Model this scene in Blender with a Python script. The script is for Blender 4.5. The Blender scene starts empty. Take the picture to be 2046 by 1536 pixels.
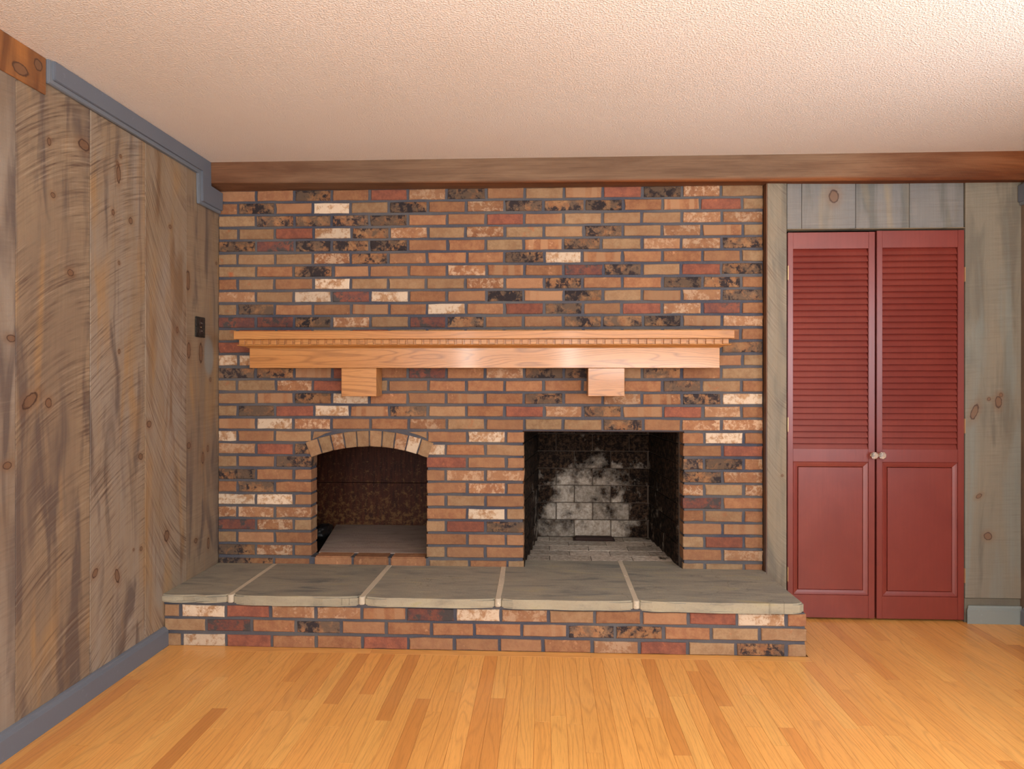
import bpy, bmesh, math, random
from mathutils import Vector, Matrix

# ------------------------------------------------------------------ camera
FP, TH, CX, CY, HC, RO = 1400.0, 0.0465, 1023.0, 757.0, 1.2267, 0.0007
sc = bpy.context.scene
C = sc.collection
cd = bpy.data.cameras.new('camera')
cam = bpy.data.objects.new('camera', cd)
C.objects.link(cam)
cd.sensor_width = 36.0
cd.lens = FP / 2046 * 36.0
cd.shift_y = -(768 - CY) / 2046
cd.clip_start = 0.02
cam.matrix_world = (Matrix.Translation((0, 0, HC)) @ Matrix.Rotation(TH, 4, 'Z')
                    @ Matrix.Rotation(math.pi / 2, 4, 'X') @ Matrix.Rotation(RO, 4, 'Z'))
sc.camera = cam

# ------------------------------------------------------------------ light
w = bpy.data.worlds.new('world'); sc.world = w; w.use_nodes = True
w.node_tree.nodes['Background'].inputs[0].default_value = (0.92, 0.955, 1.0, 1)
w.node_tree.nodes['Background'].inputs[1].default_value = 2.5

def area(name, loc, target, sx, sy, power, col):
    l = bpy.data.lights.new(name, 'AREA'); l.shape = 'RECTANGLE'
    l.size = sx; l.size_y = sy; l.energy = power; l.color = col
    o = bpy.data.objects.new(name, l); C.objects.link(o)
    o.location = loc
    o.rotation_euler = (Vector(target) - Vector(loc)).to_track_quat('-Z', 'Y').to_euler()
    return o
area('window_light_left', (-0.95, -1.45, 1.5), (-0.6, 3.6, 1.2), 0.14, 0.8, 13, (1.0, 0.95, 0.88))
area('window_light_middle', (0.30, -1.45, 1.5), (0.3, 3.6, 1.2), 0.14, 0.8, 13, (1.0, 0.95, 0.9))
area('window_light_right', (2.375, 1.45, 1.32), (-1.0, 1.6, 1.25), 1.3, 1.0, 42, (0.78, 0.89, 1.0))
area('added_ceiling_fill', (1.2, -0.5, 1.35), (1.25, -0.35, 2.35), 1.6, 1.2, 120, (1.0, 0.97, 0.94))  # unseen upward fill, added to brighten the ceiling

sc.view_settings.view_transform = 'Standard'
sc.view_settings.look = 'None'
sc.view_settings.gamma = 1.0
sc.view_settings.use_curve_mapping = False
sc.view_settings.exposure = 0.46
sc.cycles.max_bounces = 8
sc.cycles.diffuse_bounces = 5
sc.cycles.use_denoising = True

# ------------------------------------------------------------------ measured planes (metres)
XL, XR, XW = -1.7512, 1.130, 2.392          # left wall, right edge of brick, right wall
YB, YD, YH = 3.687, 3.635, 3.1485           # brick face, closet boards, hearth brick face
ZH, ZC = 0.2384, 2.347                      # hearth top, ceiling
YM = YB + 0.0065
YBM = 3.55                                  # beam face
P, V = 0.2055, 0.0677                       # brick pitch
Z1 = 2.2058                                 # centre of the top course
YREAR = -1.5

ct, st = math.cos(TH), math.sin(TH)
def unroll(px, py):
    dx, dy = px - CX, py - CY
    return (dx * math.cos(RO) + dy * math.sin(RO)) / FP, (-dx * math.sin(RO) + dy * math.cos(RO)) / FP
def F(px, py, Y):                            # measured point on a plane parallel to the brick wall -> X, Z
    t, v = unroll(px, py)
    X = Y * (t * ct - st) / (ct + t * st)
    return X, HC - v * (-X * st + Y * ct)
def FX(px, Y, py=757): return F(px, py, Y)[0]
def FZ(py, Y, px=1000): return F(px, py, Y)[1]
def S(px, py, X):                            # measured point on a side wall -> Y, Z
    t, v = unroll(px, py)
    Y = X * (ct + t * st) / (t * ct - st)
    return Y, HC - v * (-X * st + Y * ct)

# ------------------------------------------------------------------ helpers
def srgb(r, g, b, k=1.0):
    f = lambda c: ((c / 255 + 0.055) / 1.055) ** 2.4 if c > 10 else c / 255 / 12.92
    return (f(r) * k, f(g) * k, f(b) * k, 1)

def obj(name, bm, mat, parent=None, loc=None, smooth=False):
    me = bpy.data.meshes.new(name)
    if isinstance(bm, bmesh.types.BMesh):
        bmesh.ops.recalc_face_normals(bm, faces=bm.faces)
        if smooth:
            for f in bm.faces: f.smooth = True
        bm.to_mesh(me); bm.free()
    else:
        me = bm
    if mat: 
        if not me.materials: me.materials.append(mat)
    o = bpy.data.objects.new(name, me); C.objects.link(o)
    if loc: o.location = loc
    if parent: o.parent = parent
    return o
def tag(o, label=None, cat=None, kind=None, group=None):
    if label: o['label'] = label
    if cat: o['category'] = cat
    if kind: o['kind'] = kind
    if group: o['group'] = group
    return o
def empty(name, loc=(0, 0, 0)):
    o = bpy.data.objects.new(name, None); C.objects.link(o); o.location = loc; o.empty_display_size = .05
    return o
def child(name, bm, mat, root, smooth=False):
    """part in world coordinates under a root that may sit away from the origin"""
    o = obj(name, bm, mat, root, smooth=smooth)
    o.location = -root.location if root.parent is None else (0, 0, 0)
    return o
def box(bm, x0, x1, y0, y1, z0, z1):
    v = [bm.verts.new(p) for p in ((x0,y0,z0),(x1,y0,z0),(x1,y1,z0),(x0,y1,z0),(x0,y0,z1),(x1,y0,z1),(x1,y1,z1),(x0,y1,z1))]
    for f in ((0,1,2,3),(4,5,6,7),(0,1,5,4),(1,2,6,5),(2,3,7,6),(3,0,4,7)): bm.faces.new([v[i] for i in f])
    return v
def bevel(bm, w, seg=1, edges=None):
    bmesh.ops.bevel(bm, geom=list(edges or bm.edges), offset=w, segments=seg, affect='EDGES', clamp_overlap=True)
def bbox(x0, x1, y0, y1, z0, z1, w=0.0, seg=1):
    bm = bmesh.new(); box(bm, x0, x1, y0, y1, z0, z1)
    if w: bevel(bm, w, seg)
    return bm
def prism(bm, pts, a0, a1, axis='Y'):
    """closed outline pts pushed from a0 to a1 along an axis. axis Y: pts are (X,Z); X: (Y,Z); Z: (X,Y)"""
    mk = {'Y': lambda p, a: (p[0], a, p[1]), 'X': lambda p, a: (a, p[0], p[1]), 'Z': lambda p, a: (p[0], p[1], a)}[axis]
    A = [bm.verts.new(mk(p, a0)) for p in pts]; B = [bm.verts.new(mk(p, a1)) for p in pts]
    n = len(pts)
    bm.faces.new(A); bm.faces.new(B)
    for i in range(n): bm.faces.new((A[i], A[(i+1) % n], B[(i+1) % n], B[i]))
    return A, B

# ------------------------------------------------------------------ node helpers
class NT:
    def __init__(s, name, rough=0.6, spec=0.4):
        s.m = bpy.data.materials.new(name); s.m.use_nodes = True
        s.t = s.m.node_tree; s.bsdf = s.t.nodes['Principled BSDF']
        s.set(s.bsdf, 'Roughness', rough); s.set(s.bsdf, 'Specular IOR Level', spec)
    def set(s, n, k, v):
        i = n.inputs[k]
        if isinstance(v, bpy.types.NodeSocket): s.t.links.new(v, i)
        else:
            if hasattr(i.default_value, '__len__') and isinstance(v, (int, float)): v = (v,) * len(i.default_value)
            if hasattr(i.default_value, '__len__') and len(v) == 4 and len(i.default_value) == 3: v = v[:3]
            i.default_value = v
    def n(s, typ, props=None, **k):
        n = s.t.nodes.new(typ)
        for a, b in (props or {}).items(): setattr(n, a, b)
        for a, b in k.items(): s.set(n, a if not a.startswith('i') or not a[1:].isdigit() else int(a[1:]), b)
        return n
    def pos(s): return s.n('ShaderNodeNewGeometry').outputs['Position']
    def island(s): return s.n('ShaderNodeNewGeometry').outputs['Random Per Island']
    def rnd(s): return s.n('ShaderNodeObjectInfo').outputs['Random']
    def math(s, op, a, b=0.0, c=0.0, clamp=False):
        return s.n('ShaderNodeMath', {'operation': op, 'use_clamp': clamp}, i0=a, i1=b, i2=c).outputs[0]
    def vmath(s, op, a, b=(0, 0, 0)):
        n = s.n('ShaderNodeVectorMath', {'operation': op}, i0=a, i1=b)
        return n.outputs['Value'] if op in ('LENGTH', 'DISTANCE', 'DOT_PRODUCT') else n.outputs[0]
    def sep(s, v):
        n = s.n('ShaderNodeSeparateXYZ', None, i0=v); return n.outputs[0], n.outputs[1], n.outputs[2]
    def comb(s, x, y, z): return s.n('ShaderNodeCombineXYZ', None, i0=x, i1=y, i2=z).outputs[0]
    def noise(s, vec, scale, detail=3.0, rough=0.5, dist=0.0, off=None):
        if off is not None: vec = s.vmath('ADD', vec, off)
        return s.n('ShaderNodeTexNoise', None, Vector=vec, Scale=scale, Detail=detail, Roughness=rough, Distortion=dist).outputs[0]
    def ramp(s, fac, stops, interp='LINEAR'):
        n = s.n('ShaderNodeValToRGB', None, Fac=fac); r = n.color_ramp; r.interpolation = interp
        while len(r.elements) < len(stops): r.elements.new(0.5)
        for e, (p, c) in zip(r.elements, stops):
            e.position = p; e.color = c if hasattr(c, '__len__') else (c, c, c, 1)
        return n.outputs[0]
    def mix(s, fac, a, b, blend='MIX'):
        n = s.n('ShaderNodeMix', {'data_type': 'RGBA', 'blend_type': blend, 'clamp_factor': True})
        s.set(n, 0, fac); s.set(n, 6, a); s.set(n, 7, b)
        return n.outputs[2]
    def map(s, fac, a, b, c=0.0, d=1.0, smooth=False):
        return s.n('ShaderNodeMapRange', {'interpolation_type': 'SMOOTHSTEP' if smooth else 'LINEAR', 'clamp': True}, i0=fac, i1=a, i2=b, i3=c, i4=d).outputs[0]
    def bump(s, h, dist=0.002, strength=1.0, normal=None):
        k = dict(Height=h, Distance=dist, Strength=strength)
        n = s.n('ShaderNodeBump', None, **k)
        if normal is not None: s.set(n, 'Normal', normal)
        return n.outputs[0]
    def out(s, col=None, normal=None, rough=None):
        if col is not None: s.set(s.bsdf, 'Base Color', col)
        if normal is not None: s.set(s.bsdf, 'Normal', normal)
        if rough is not None: s.set(s.bsdf, 'Roughness', rough)
        return s.m

# ------------------------------------------------------------------ materials
def brick_mat(name, a, b, blot=None, lo=.5, hi=.56, sc_=28, mid=0.0, bands=None):
    t = NT(name, 0.92, 0.2); p = t.pos(); r = t.rnd()
    q = t.vmath('ADD', p, t.comb(t.math('MULTIPLY', r, 37.0), 0.0, t.math('MULTIPLY', r, 11.0)))
    col = t.mix(t.map(t.noise(q, 24, 6, .75), .40, .60), a, b)
    if bands:
        x, y, z = t.sep(q)
        col = t.mix(t.map(t.noise(t.comb(t.math('MULTIPLY', x, 22.0), 0.0, t.math('MULTIPLY', z, 1.5)), 1.0, 1, .3), .47, .53), col, bands)
    if blot:
        for i, (c, l, h, s_) in enumerate(blot):
            n = t.noise(q, s_, 7, .68, .4, off=(5.3 * i, 2.1, 0))
            big = t.noise(q, s_ * .28, 2, .5, 0, off=(9.1 * i, 3, 7))
            m = t.math('ADD', t.math('MULTIPLY', n, .6), t.math('MULTIPLY', big, .4))
            col = t.mix(t.map(m, l, h), col, c)
    r3 = t.math('FRACT', t.math('MULTIPLY', r, 7.31))
    if name in ('brick_orange', 'brick_orange_white_flecked', 'brick_orange_tan_banded'): col = t.mix(t.math('MULTIPLY', r3, .5), col, srgb(168, 130, 98))
    elif name == 'brick_tan': col = t.mix(t.math('MULTIPLY', r3, .35), col, srgb(170, 122, 88))
    tint = t.map(r, 0, 1, .70, .98)
    col = t.mix(1.0, col, t.comb(tint, tint, tint), 'MULTIPLY')
    fine = t.noise(q, 260, 4, .7)
    col = t.mix(t.map(fine, .58, .75, 0, .25), col, srgb(90, 66, 52))
    h = t.math('ADD', t.math('MULTIPLY', fine, .35), t.noise(q, 55, 5, .6))
    return t.out(col, t.bump(h, 0.0035, .9))
OR, OR2 = srgb(170, 122, 86), srgb(148, 100, 72)
TN, TN2 = srgb(170, 140, 106), srgb(150, 118, 88)
RD, RD2 = srgb(158, 98, 76), srgb(132, 82, 68)
BK, WH = srgb(58, 51, 52), srgb(226, 202, 174)
BM = {
 'O': brick_mat('brick_orange', OR, OR2, [(srgb(206,150,110), .60, .68, 45)]),
 'T': brick_mat('brick_tan', TN, TN2, [(srgb(178,108,72), .60, .68, 22)]),
 'R': brick_mat('brick_red', RD, RD2, [(srgb(180,110,80), .60, .68, 50)]),
 'B': brick_mat('brick_black_blotched', srgb(166,126,90), srgb(150,104,72), [(srgb(112,92,76), .44, .54, 20), (BK, .49, .56, 36)]),
 'D': brick_mat('brick_dark_red', srgb(144,90,72), srgb(112,76,72), [(srgb(84,78,76), .52, .58, 30)]),
 'W': brick_mat('brick_whitewashed', srgb(196,156,118), srgb(172,128,92), [(WH, .42, .52, 50)]),
 'P': brick_mat('brick_orange_white_flecked', OR, OR2, [(srgb(204,170,138), .49, .57, 55)]),
 'M': brick_mat('brick_orange_tan_banded', OR, OR2, [(srgb(205,160,122), .60, .66, 45)], bands=srgb(172, 130, 96)),
}

def mortar():
    t = NT('mortar_blue_grey', .95, .1); p = t.pos()
    col = t.mix(t.map(t.noise(p, 3, 3, .5), .35, .65), srgb(98, 95, 95), srgb(72, 74, 86))
    n = t.noise(p, 220, 5, .7)
    col = t.mix(t.map(n, .5, .8, 0, .45), col, srgb(120, 116, 112))
    return t.out(col, t.bump(n, .003, .8))
MORTAR = mortar()

def board_mat(name, ax, base, alt, dark, knots=(), slope=.6, curv=.0, saw=.6, u0=0.0, warm=None, seed=0.0, patch=None):
    """rough sawn board: ax = 0 (X) or 1 (Y) runs across the boards, Z along them"""
    t = NT(name, .62, .4); x, y, z = t.sep(t.pos()); u = (x, y)[ax]
    v = t.comb(u, 0.0, z)
    off = (seed, seed * .7, seed * 1.3)
    tone = t.noise(t.comb(t.math('MULTIPLY', u, 3.2), seed, t.math('MULTIPLY', z, .75)), 1.6, 4, .6, .6)
    col = t.mix(t.map(tone, .36, .64), base, alt)
    tone2 = t.noise(t.comb(t.math('MULTIPLY', u, 7.0), seed + 5, t.math('MULTIPLY', z, 1.1)), 1.5, 3, .5, .8)
    col = t.mix(t.map(tone2, .51, .64, 0, .8), col, dark)
    if warm: col = t.mix(t.map(t.noise(t.comb(t.math('MULTIPLY', u, 5.0), seed + 9, t.math('MULTIPLY', z, .8)), 1.9, 2, .5, .5), .56, .7, 0, .7), col, warm)
    # vertical grain
    g = t.noise(t.comb(t.math('MULTIPLY', u, 130.0), seed, t.math('MULTIPLY', z, 3.0)), 1.0, 4, .6)
    col = t.mix(t.map(g, .3, .7, .0, .30), col, t.mix(.5, col, srgb(84, 66, 50)))
    # arcs of the saw
    du = t.math('SUBTRACT', u, u0)
    ph = t.math('SUBTRACT', z, t.math('SUBTRACT', t.math('MULTIPLY', du, slope), t.math('MULTIPLY', t.math('MULTIPLY', du, du), curv)))
    s1 = t.noise(t.comb(t.math('MULTIPLY', u, 5.0), seed, t.math('MULTIPLY', ph, 95.0)), 1.0, 3, .65)
    msk = t.map(t.noise(v, 4.5, 3, .6, .5, off=off), .38, .62)
    sm = t.math('MULTIPLY', t.map(s1, .50, .66), t.math('ADD', t.math('MULTIPLY', msk, .85), .12))
    col = t.mix(t.math('MULTIPLY', sm, saw), col, srgb(92, 72, 60))
    lite = t.math('MULTIPLY', t.map(s1, .44, .34), msk)
    col = t.mix(t.math('MULTIPLY', lite, saw * .28), col, srgb(190, 172, 148))
    for (ku, kz, ru, rz, rot) in knots:
        a = t.math('SUBTRACT', u, ku); b = t.math('SUBTRACT', z, kz)
        c_, s_ = math.cos(rot), math.sin(rot)
        a2 = t.math('DIVIDE', t.math('ADD', t.math('MULTIPLY', a, c_), t.math('MULTIPLY', b, s_)), ru)
        b2 = t.math('DIVIDE', t.math('SUBTRACT', t.math('MULTIPLY', b, c_), t.math('MULTIPLY', a, s_)), rz)
        d = t.vmath('LENGTH', t.comb(a2, b2, 0.0))
        d = t.math('ADD', d, t.math('MULTIPLY', t.math('SUBTRACT', t.noise(v, 60, 2, .5), .5), .5))
        halo = t.map(d, .9, 2.6, .35, 0, True)
        col = t.mix(halo, col, srgb(120, 82, 50))
        col = t.mix(t.map(d, .85, 1.05, .75, 0), col, srgb(112, 82, 60))
        ring = t.math('SUBTRACT', 1.0, t.math('ABSOLUTE', t.math('MULTIPLY', t.math('SUBTRACT', d, .92), 5.0)), clamp=True)
        col = t.mix(t.math('MULTIPLY', ring, .9), col, srgb(58, 36, 28))
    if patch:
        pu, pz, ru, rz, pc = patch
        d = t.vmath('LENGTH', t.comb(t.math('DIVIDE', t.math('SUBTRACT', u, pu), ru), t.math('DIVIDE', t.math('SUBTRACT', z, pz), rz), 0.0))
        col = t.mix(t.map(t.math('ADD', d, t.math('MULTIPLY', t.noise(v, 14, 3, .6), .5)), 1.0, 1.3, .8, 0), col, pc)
    nb = t.noise(t.comb(t.math('MULTIPLY', u, 300.0), seed, t.math('MULTIPLY', z, 120.0)), 1.0, 2, .6)
    h = t.math('ADD', t.math('MULTIPLY', s1, .5), t.math('ADD', t.math('MULTIPLY', g, .25), t.math('MULTIPLY', nb, .3)))
    return t.out(col, t.bump(h, .0025, .8))

def paint_mat(name, col, rough=.5, bmp=.4, var=.12, scale=40, spec=.4):
    t = NT(name, rough, spec); p = t.pos()
    n = t.noise(p, scale, 4, .6); n2 = t.noise(p, 5, 2, .5)
    c = t.mix(t.map(n2, .3, .7, 0, var), col, (col[0]*.6, col[1]*.6, col[2]*.65, 1))
    c = t.mix(t.map(n, .62, .72, 0, var * 2), c, (min(1, col[0]*1.6), min(1, col[1]*1.6), min(1, col[2]*1.6), 1))
    return t.out(c, t.bump(n, .001, bmp))
TRIM = paint_mat('blue_grey_paint', srgb(104, 110, 120), .55)
TRIM2 = paint_mat('blue_grey_paint_light', srgb(114, 120, 128), .55)

def oak(name, axis, a, b, grain, rough=.3, scale=1.0, coat=0.0, island=False, seed=0.0, cath=1.0, gr=.26):
    """oak with the grain along axis (0 = X, 1 = Y)"""
    t = NT(name, rough, .38); p = t.pos(); x, y, z = t.sep(p)
    r = t.island() if island == 1 else t.rnd()
    l, c1 = (x, y) if axis == 0 else (y, x)
    ro = t.math('ADD', t.math('MULTIPLY', r, 91.0), seed)
    cr = t.math('ADD', c1, z) if axis == 0 else t.math('ADD', c1, t.math('MULTIPLY', z, .2))
    v = t.comb(t.math('MULTIPLY', cr, 1.0), t.math('MULTIPLY', l, .10), ro)
    body = t.noise(v, 9, 2, .45, .2)
    ph = t.math('ADD', t.math('MULTIPLY', body, 11.0 * cath), t.math('MULTIPLY', cr, 45.0))
    lines = t.math('FRACT', ph)
    lines = t.map(t.math('ABSOLUTE', t.math('SUBTRACT', lines, .5)), .30, .5)
    pore = t.noise(t.comb(t.math('MULTIPLY', cr, 420.0), t.math('MULTIPLY', l, 14.0), ro), 1.0, 3, .6)
    if island:
        base = t.ramp(r, [(0, a), (.28, b), (.50, srgb(232,170,92)), (.72, srgb(238,182,102)), (.84, srgb(218,150,78)), (.95, srgb(206,140,74)), (1, srgb(190,124,64))])
    else:
        base = t.mix(t.map(body, .3, .7), a, b)
    base = t.mix(t.map(t.noise(v, 6, 3, .5), .35, .65, 0, .35), base, b if not island else srgb(202, 142, 74))
    col = t.mix(t.math('MULTIPLY', lines, gr), base, grain)
    col = t.mix(t.map(pore, .50, .70, 0, .34), col, grain)
    h = t.math('SUBTRACT', 1.0, t.math('ADD', t.math('MULTIPLY', lines, .5), t.math('MULTIPLY', pore, .5)))
    if coat:
        t.set(t.bsdf, 'Coat Weight', coat); t.set(t.bsdf, 'Coat Roughness', .12)
    return t.out(col, t.bump(h, .0006, .5))
FLOORM = oak('honey_oak_floor', 1, srgb(236,176,98), srgb(232,168,90), srgb(150,98,50), .32, coat=.25, island=2)
FLOORS = oak('honey_oak_floor_near', 1, srgb(236,176,98), srgb(232,168,90), srgb(150,98,50), .32, coat=.25, island=1)
MANTEL = oak('golden_oak_mantel', 0, srgb(194,138,80), srgb(180,122,66), srgb(122,76,42), .36, coat=.08, seed=3.0, gr=.45)

def red_paint():
    t = NT('barn_red_paint', .36, .8); p = t.pos(); x, y, z = t.sep(p)
    g = t.noise(t.comb(t.math('MULTIPLY', x, 90.0), 0.0, t.math('MULTIPLY', z, 4.0)), 1.0, 4, .6)
    n = t.noise(p, 4, 3, .5, .5)
    c = t.mix(t.map(n, .35, .65), srgb(116, 42, 34), srgb(126, 50, 40))
    c = t.mix(t.map(g, .4, .7, 0, .25), c, srgb(104, 36, 26))
    return t.out(c, t.bump(g, .0006, .5))
RED = red_paint()

def stone(name, a, b, c, edge=False):
    t = NT(name, .75, .3); p = t.pos(); x, y, z = t.sep(p); r = t.rnd()
    q = t.comb(t.math('MULTIPLY', x, 3.0), t.math('MULTIPLY', y, 11.0), t.math('ADD', t.math('MULTIPLY', z, 8.0), t.math('MULTIPLY', r, 40.0)))
    n = t.noise(q, 1.3, 6, .62, .7)
    col = t.ramp(n, [(.30, c), (.45, a), (.60, b), (.75, srgb(160, 150, 112))])
    f = t.noise(p, 110, 5, .7)
    col = t.mix(t.map(f, .55, .75, 0, .35), col, srgb(96, 90, 74))
    tint = t.map(r, 0, 1, .93, 1.07)
    col = t.mix(1.0, col, t.comb(tint, tint, tint), 'MULTIPLY')
    # hairline rings where the stone cleaves
    rg = t.noise(t.comb(x, t.math('MULTIPLY', y, 1.6), r), 3.0, 2, .5)
    line = t.map(t.math('ABSOLUTE', t.math('SUBTRACT', rg, .60)), .0, .004, .45, 0)
    col = t.mix(line, col, srgb(86, 80, 64))
    h = t.math('ADD', t.noise(q, 3, 5, .6), t.math('MULTIPLY', f, .5))
    return t.out(col, t.bump(h, .005, .7))
SLAB = stone('bluestone_slab', srgb(138, 134, 122), srgb(150, 144, 128), srgb(108, 108, 104))
SLABE = stone('bluestone_pale_edge', srgb(156, 147, 126), srgb(166, 156, 132), srgb(132, 127, 112))  # paler tone for the upright faces of the slabs
JOINT = paint_mat('slab_joint_mortar', srgb(196, 184, 162), .95, 1.0, .3, 60, .1)

def firebrick(name, floor=False):
    t = NT(name, .95, .1); p = t.pos(); x, y, z = t.sep(p); r = t.rnd()
    n = t.noise(t.vmath('ADD', p, t.comb(t.math('MULTIPLY', r, .35), 0.0, t.math('MULTIPLY', r, .2))), 6.5, 7, .68, .15); m = t.noise(p, 42, 7, .75, .1)
    pale = t.mix(t.map(m, .35, .65), srgb(206, 196, 182), srgb(140, 128, 114)) if floor else t.mix(t.map(m, .35, .65), srgb(190, 178, 164), srgb(132, 118, 102))
    soot = t.mix(t.map(m, .45, .65), srgb(22, 16, 13), srgb(72, 54, 40))
    if floor:
        d = t.vmath('LENGTH', t.comb(t.math('MULTIPLY', t.math('SUBTRACT', x, .28), 1.6), t.math('MULTIPLY', t.math('SUBTRACT', y, 3.95), .9), 0.0))
        k = t.math('ADD', t.math('MULTIPLY', t.math('SUBTRACT', n, .5), 2.4), t.math('MULTIPLY', t.math('SUBTRACT', d, .85), 1.2))
        msk = t.map(k, -.06, .12)
    else:
        # a pale burnt-clean patch low in the middle, soot everywhere else
        dx = t.math('MULTIPLY', t.math('SUBTRACT', x, .27), 2.2)
        dz = t.math('MULTIPLY', t.math('SUBTRACT', z, ZH), 1.55)
        dy = t.math('MULTIPLY', t.math('SUBTRACT', 4.42, y), 1.0)
        d = t.vmath('LENGTH', t.comb(dx, dz, dy))
        k = t.math('ADD', t.math('MULTIPLY', t.math('SUBTRACT', n, .5), 2.6), t.math('SUBTRACT', d, .56))
        msk = t.map(k, -.25, .22)
    col = t.mix(msk, pale, soot)
    tint = t.map(r, 0, 1, .7, 1.2)
    col = t.mix(1.0, col, t.comb(tint, tint, tint), 'MULTIPLY')
    return t.out(col, t.bump(m, .003, .7))
FIRE, FIREF = firebrick('sooted_firebrick'), firebrick('ashy_firebrick', True)
FJOINT = paint_mat('firebox_joint', srgb(84, 72, 62), .95, .8, .6, 12, .1)

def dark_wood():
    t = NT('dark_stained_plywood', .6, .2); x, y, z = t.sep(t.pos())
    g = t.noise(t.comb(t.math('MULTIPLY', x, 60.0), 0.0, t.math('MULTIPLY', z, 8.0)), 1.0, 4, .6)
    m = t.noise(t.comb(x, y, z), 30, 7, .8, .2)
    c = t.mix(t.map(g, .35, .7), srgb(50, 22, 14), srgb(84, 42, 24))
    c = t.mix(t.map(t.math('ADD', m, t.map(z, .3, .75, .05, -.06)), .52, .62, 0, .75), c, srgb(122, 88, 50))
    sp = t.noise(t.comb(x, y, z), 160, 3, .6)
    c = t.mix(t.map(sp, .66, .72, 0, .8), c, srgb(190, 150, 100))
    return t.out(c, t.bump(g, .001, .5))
DWOOD = dark_wood()
SLATE = stone('grey_slate', srgb(156, 138, 128), srgb(168, 150, 138), srgb(132, 118, 110))
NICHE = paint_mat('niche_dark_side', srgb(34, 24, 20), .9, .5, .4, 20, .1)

def popcorn():
    t = NT('textured_ceiling_paint', .9, .15); p = t.pos()
    n = t.noise(p, 150, 2, .5, .1)
    h = t.map(n, .46, .62)
    big = t.noise(p, .9, 3, .5)
    c = t.mix(t.map(big, .35, .65, 0, 1), srgb(230, 222, 214), srgb(226, 216, 206))
    return t.out(c, t.bump(h, .004, .6))
CEIL = popcorn()

def beam_mat():
    t = NT('rough_beam_wood', .8, .2); x, y, z = t.sep(t.pos())
    n = t.noise(t.comb(t.math('MULTIPLY', x, 1.2), t.math('MULTIPLY', y, 6.0), t.math('MULTIPLY', z, 8.0)), 1.5, 5, .6, .5)
    grey = t.mix(t.map(n, .35, .65), srgb(128, 102, 80), srgb(104, 80, 62))
    warm = t.mix(t.map(n, .35, .65), srgb(126, 74, 40), srgb(92, 48, 24))
    # newer, redder cut at the right end and along the lower arris
    e = t.map(t.math('ADD', x, t.math('MULTIPLY', n, .6)), 1.5, 2.6)
    e2 = t.map(t.math('ADD', t.math('SUBTRACT', -1.1, x), t.math('MULTIPLY', n, .8)), .2, 1.1, 0, .6)
    lo = t.map(t.math('ADD', z, t.math('MULTIPLY', n, .012)), 2.243, 2.228)
    col = t.mix(t.math('MAXIMUM', t.math('MAXIMUM', e, e2), lo), grey, warm)
    g = t.noise(t.comb(t.math('MULTIPLY', x, 4.0), t.math('MULTIPLY', y, 150.0), t.math('MULTIPLY', z, 150.0)), 1.0, 4, .6)
    col = t.mix(t.map(g, .5, .75, 0, .4), col, srgb(70, 46, 32))
    s1 = t.noise(t.comb(t.math('MULTIPLY', t.math('ADD', x, t.math('MULTIPLY', z, .5)), 110.0), 0.0, t.math('MULTIPLY', z, 12.0)), 1.0, 2, .6)
    return t.out(col, t.bump(t.math('ADD', g, t.math('MULTIPLY', s1, .5)), .003, .8))
BEAM = beam_mat()
BRASS = NT('worn_brass', .35, .5); BRASS.set(BRASS.bsdf, 'Metallic', .8); BRASS = BRASS.out(srgb(196, 160, 118))
IRON = paint_mat('rusted_iron', srgb(58, 40, 34), .8, .8, .5, 60, .3)
GAP = paint_mat('closet_shadow_gap', srgb(20, 14, 12), .95, .2)
BLACK = paint_mat('black_stone', srgb(24, 22, 22), .5, 1.0, .2, 50)

def outlet_mat():
    t = NT('black_marbled_plate', .3, .5); p = t.pos()
    n = t.noise(p, 90, 4, .7, 1.5)
    l = t.math('ABSOLUTE', t.math('SUBTRACT', n, .5))
    return t.out(t.mix(t.map(l, .0, .018, .75, 0), srgb(10, 12, 14), srgb(140, 132, 118)))
OUTM = outlet_mat()
def glass_mat():
    t = NT('cut_glass', .03, .6)
    t.set(t.bsdf, 'Transmission Weight', .75); t.set(t.bsdf, 'IOR', 1.5)
    return t.out(srgb(250, 236, 222))
GLASS = glass_mat()

# ================================================================== SETTING
# ---- brick wall: recessed mortar field with the two openings
A0, A1 = FX(623, YB), FX(852, YB)
F0, F1 = FX(1047, YB), FX(1365, YB)
ZF = FZ(862.5, YB, 1200)                   # top of the firebox opening
ZS = FZ(1112, YB, 740)                      # top of the brick sill
AC = (A0 + A1) / 2 + .002
HALF = (A1 - A0) / 2 - .002
ZA = FZ(892, YB, 740)                       # inner apex of the arch
SAG = .056
RA = (HALF ** 2 + SAG ** 2) / (2 * SAG)
ZCC = ZA - RA                               # centre of the arch circle
YJ = YB + .098                              # back of the jamb bricks

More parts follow.
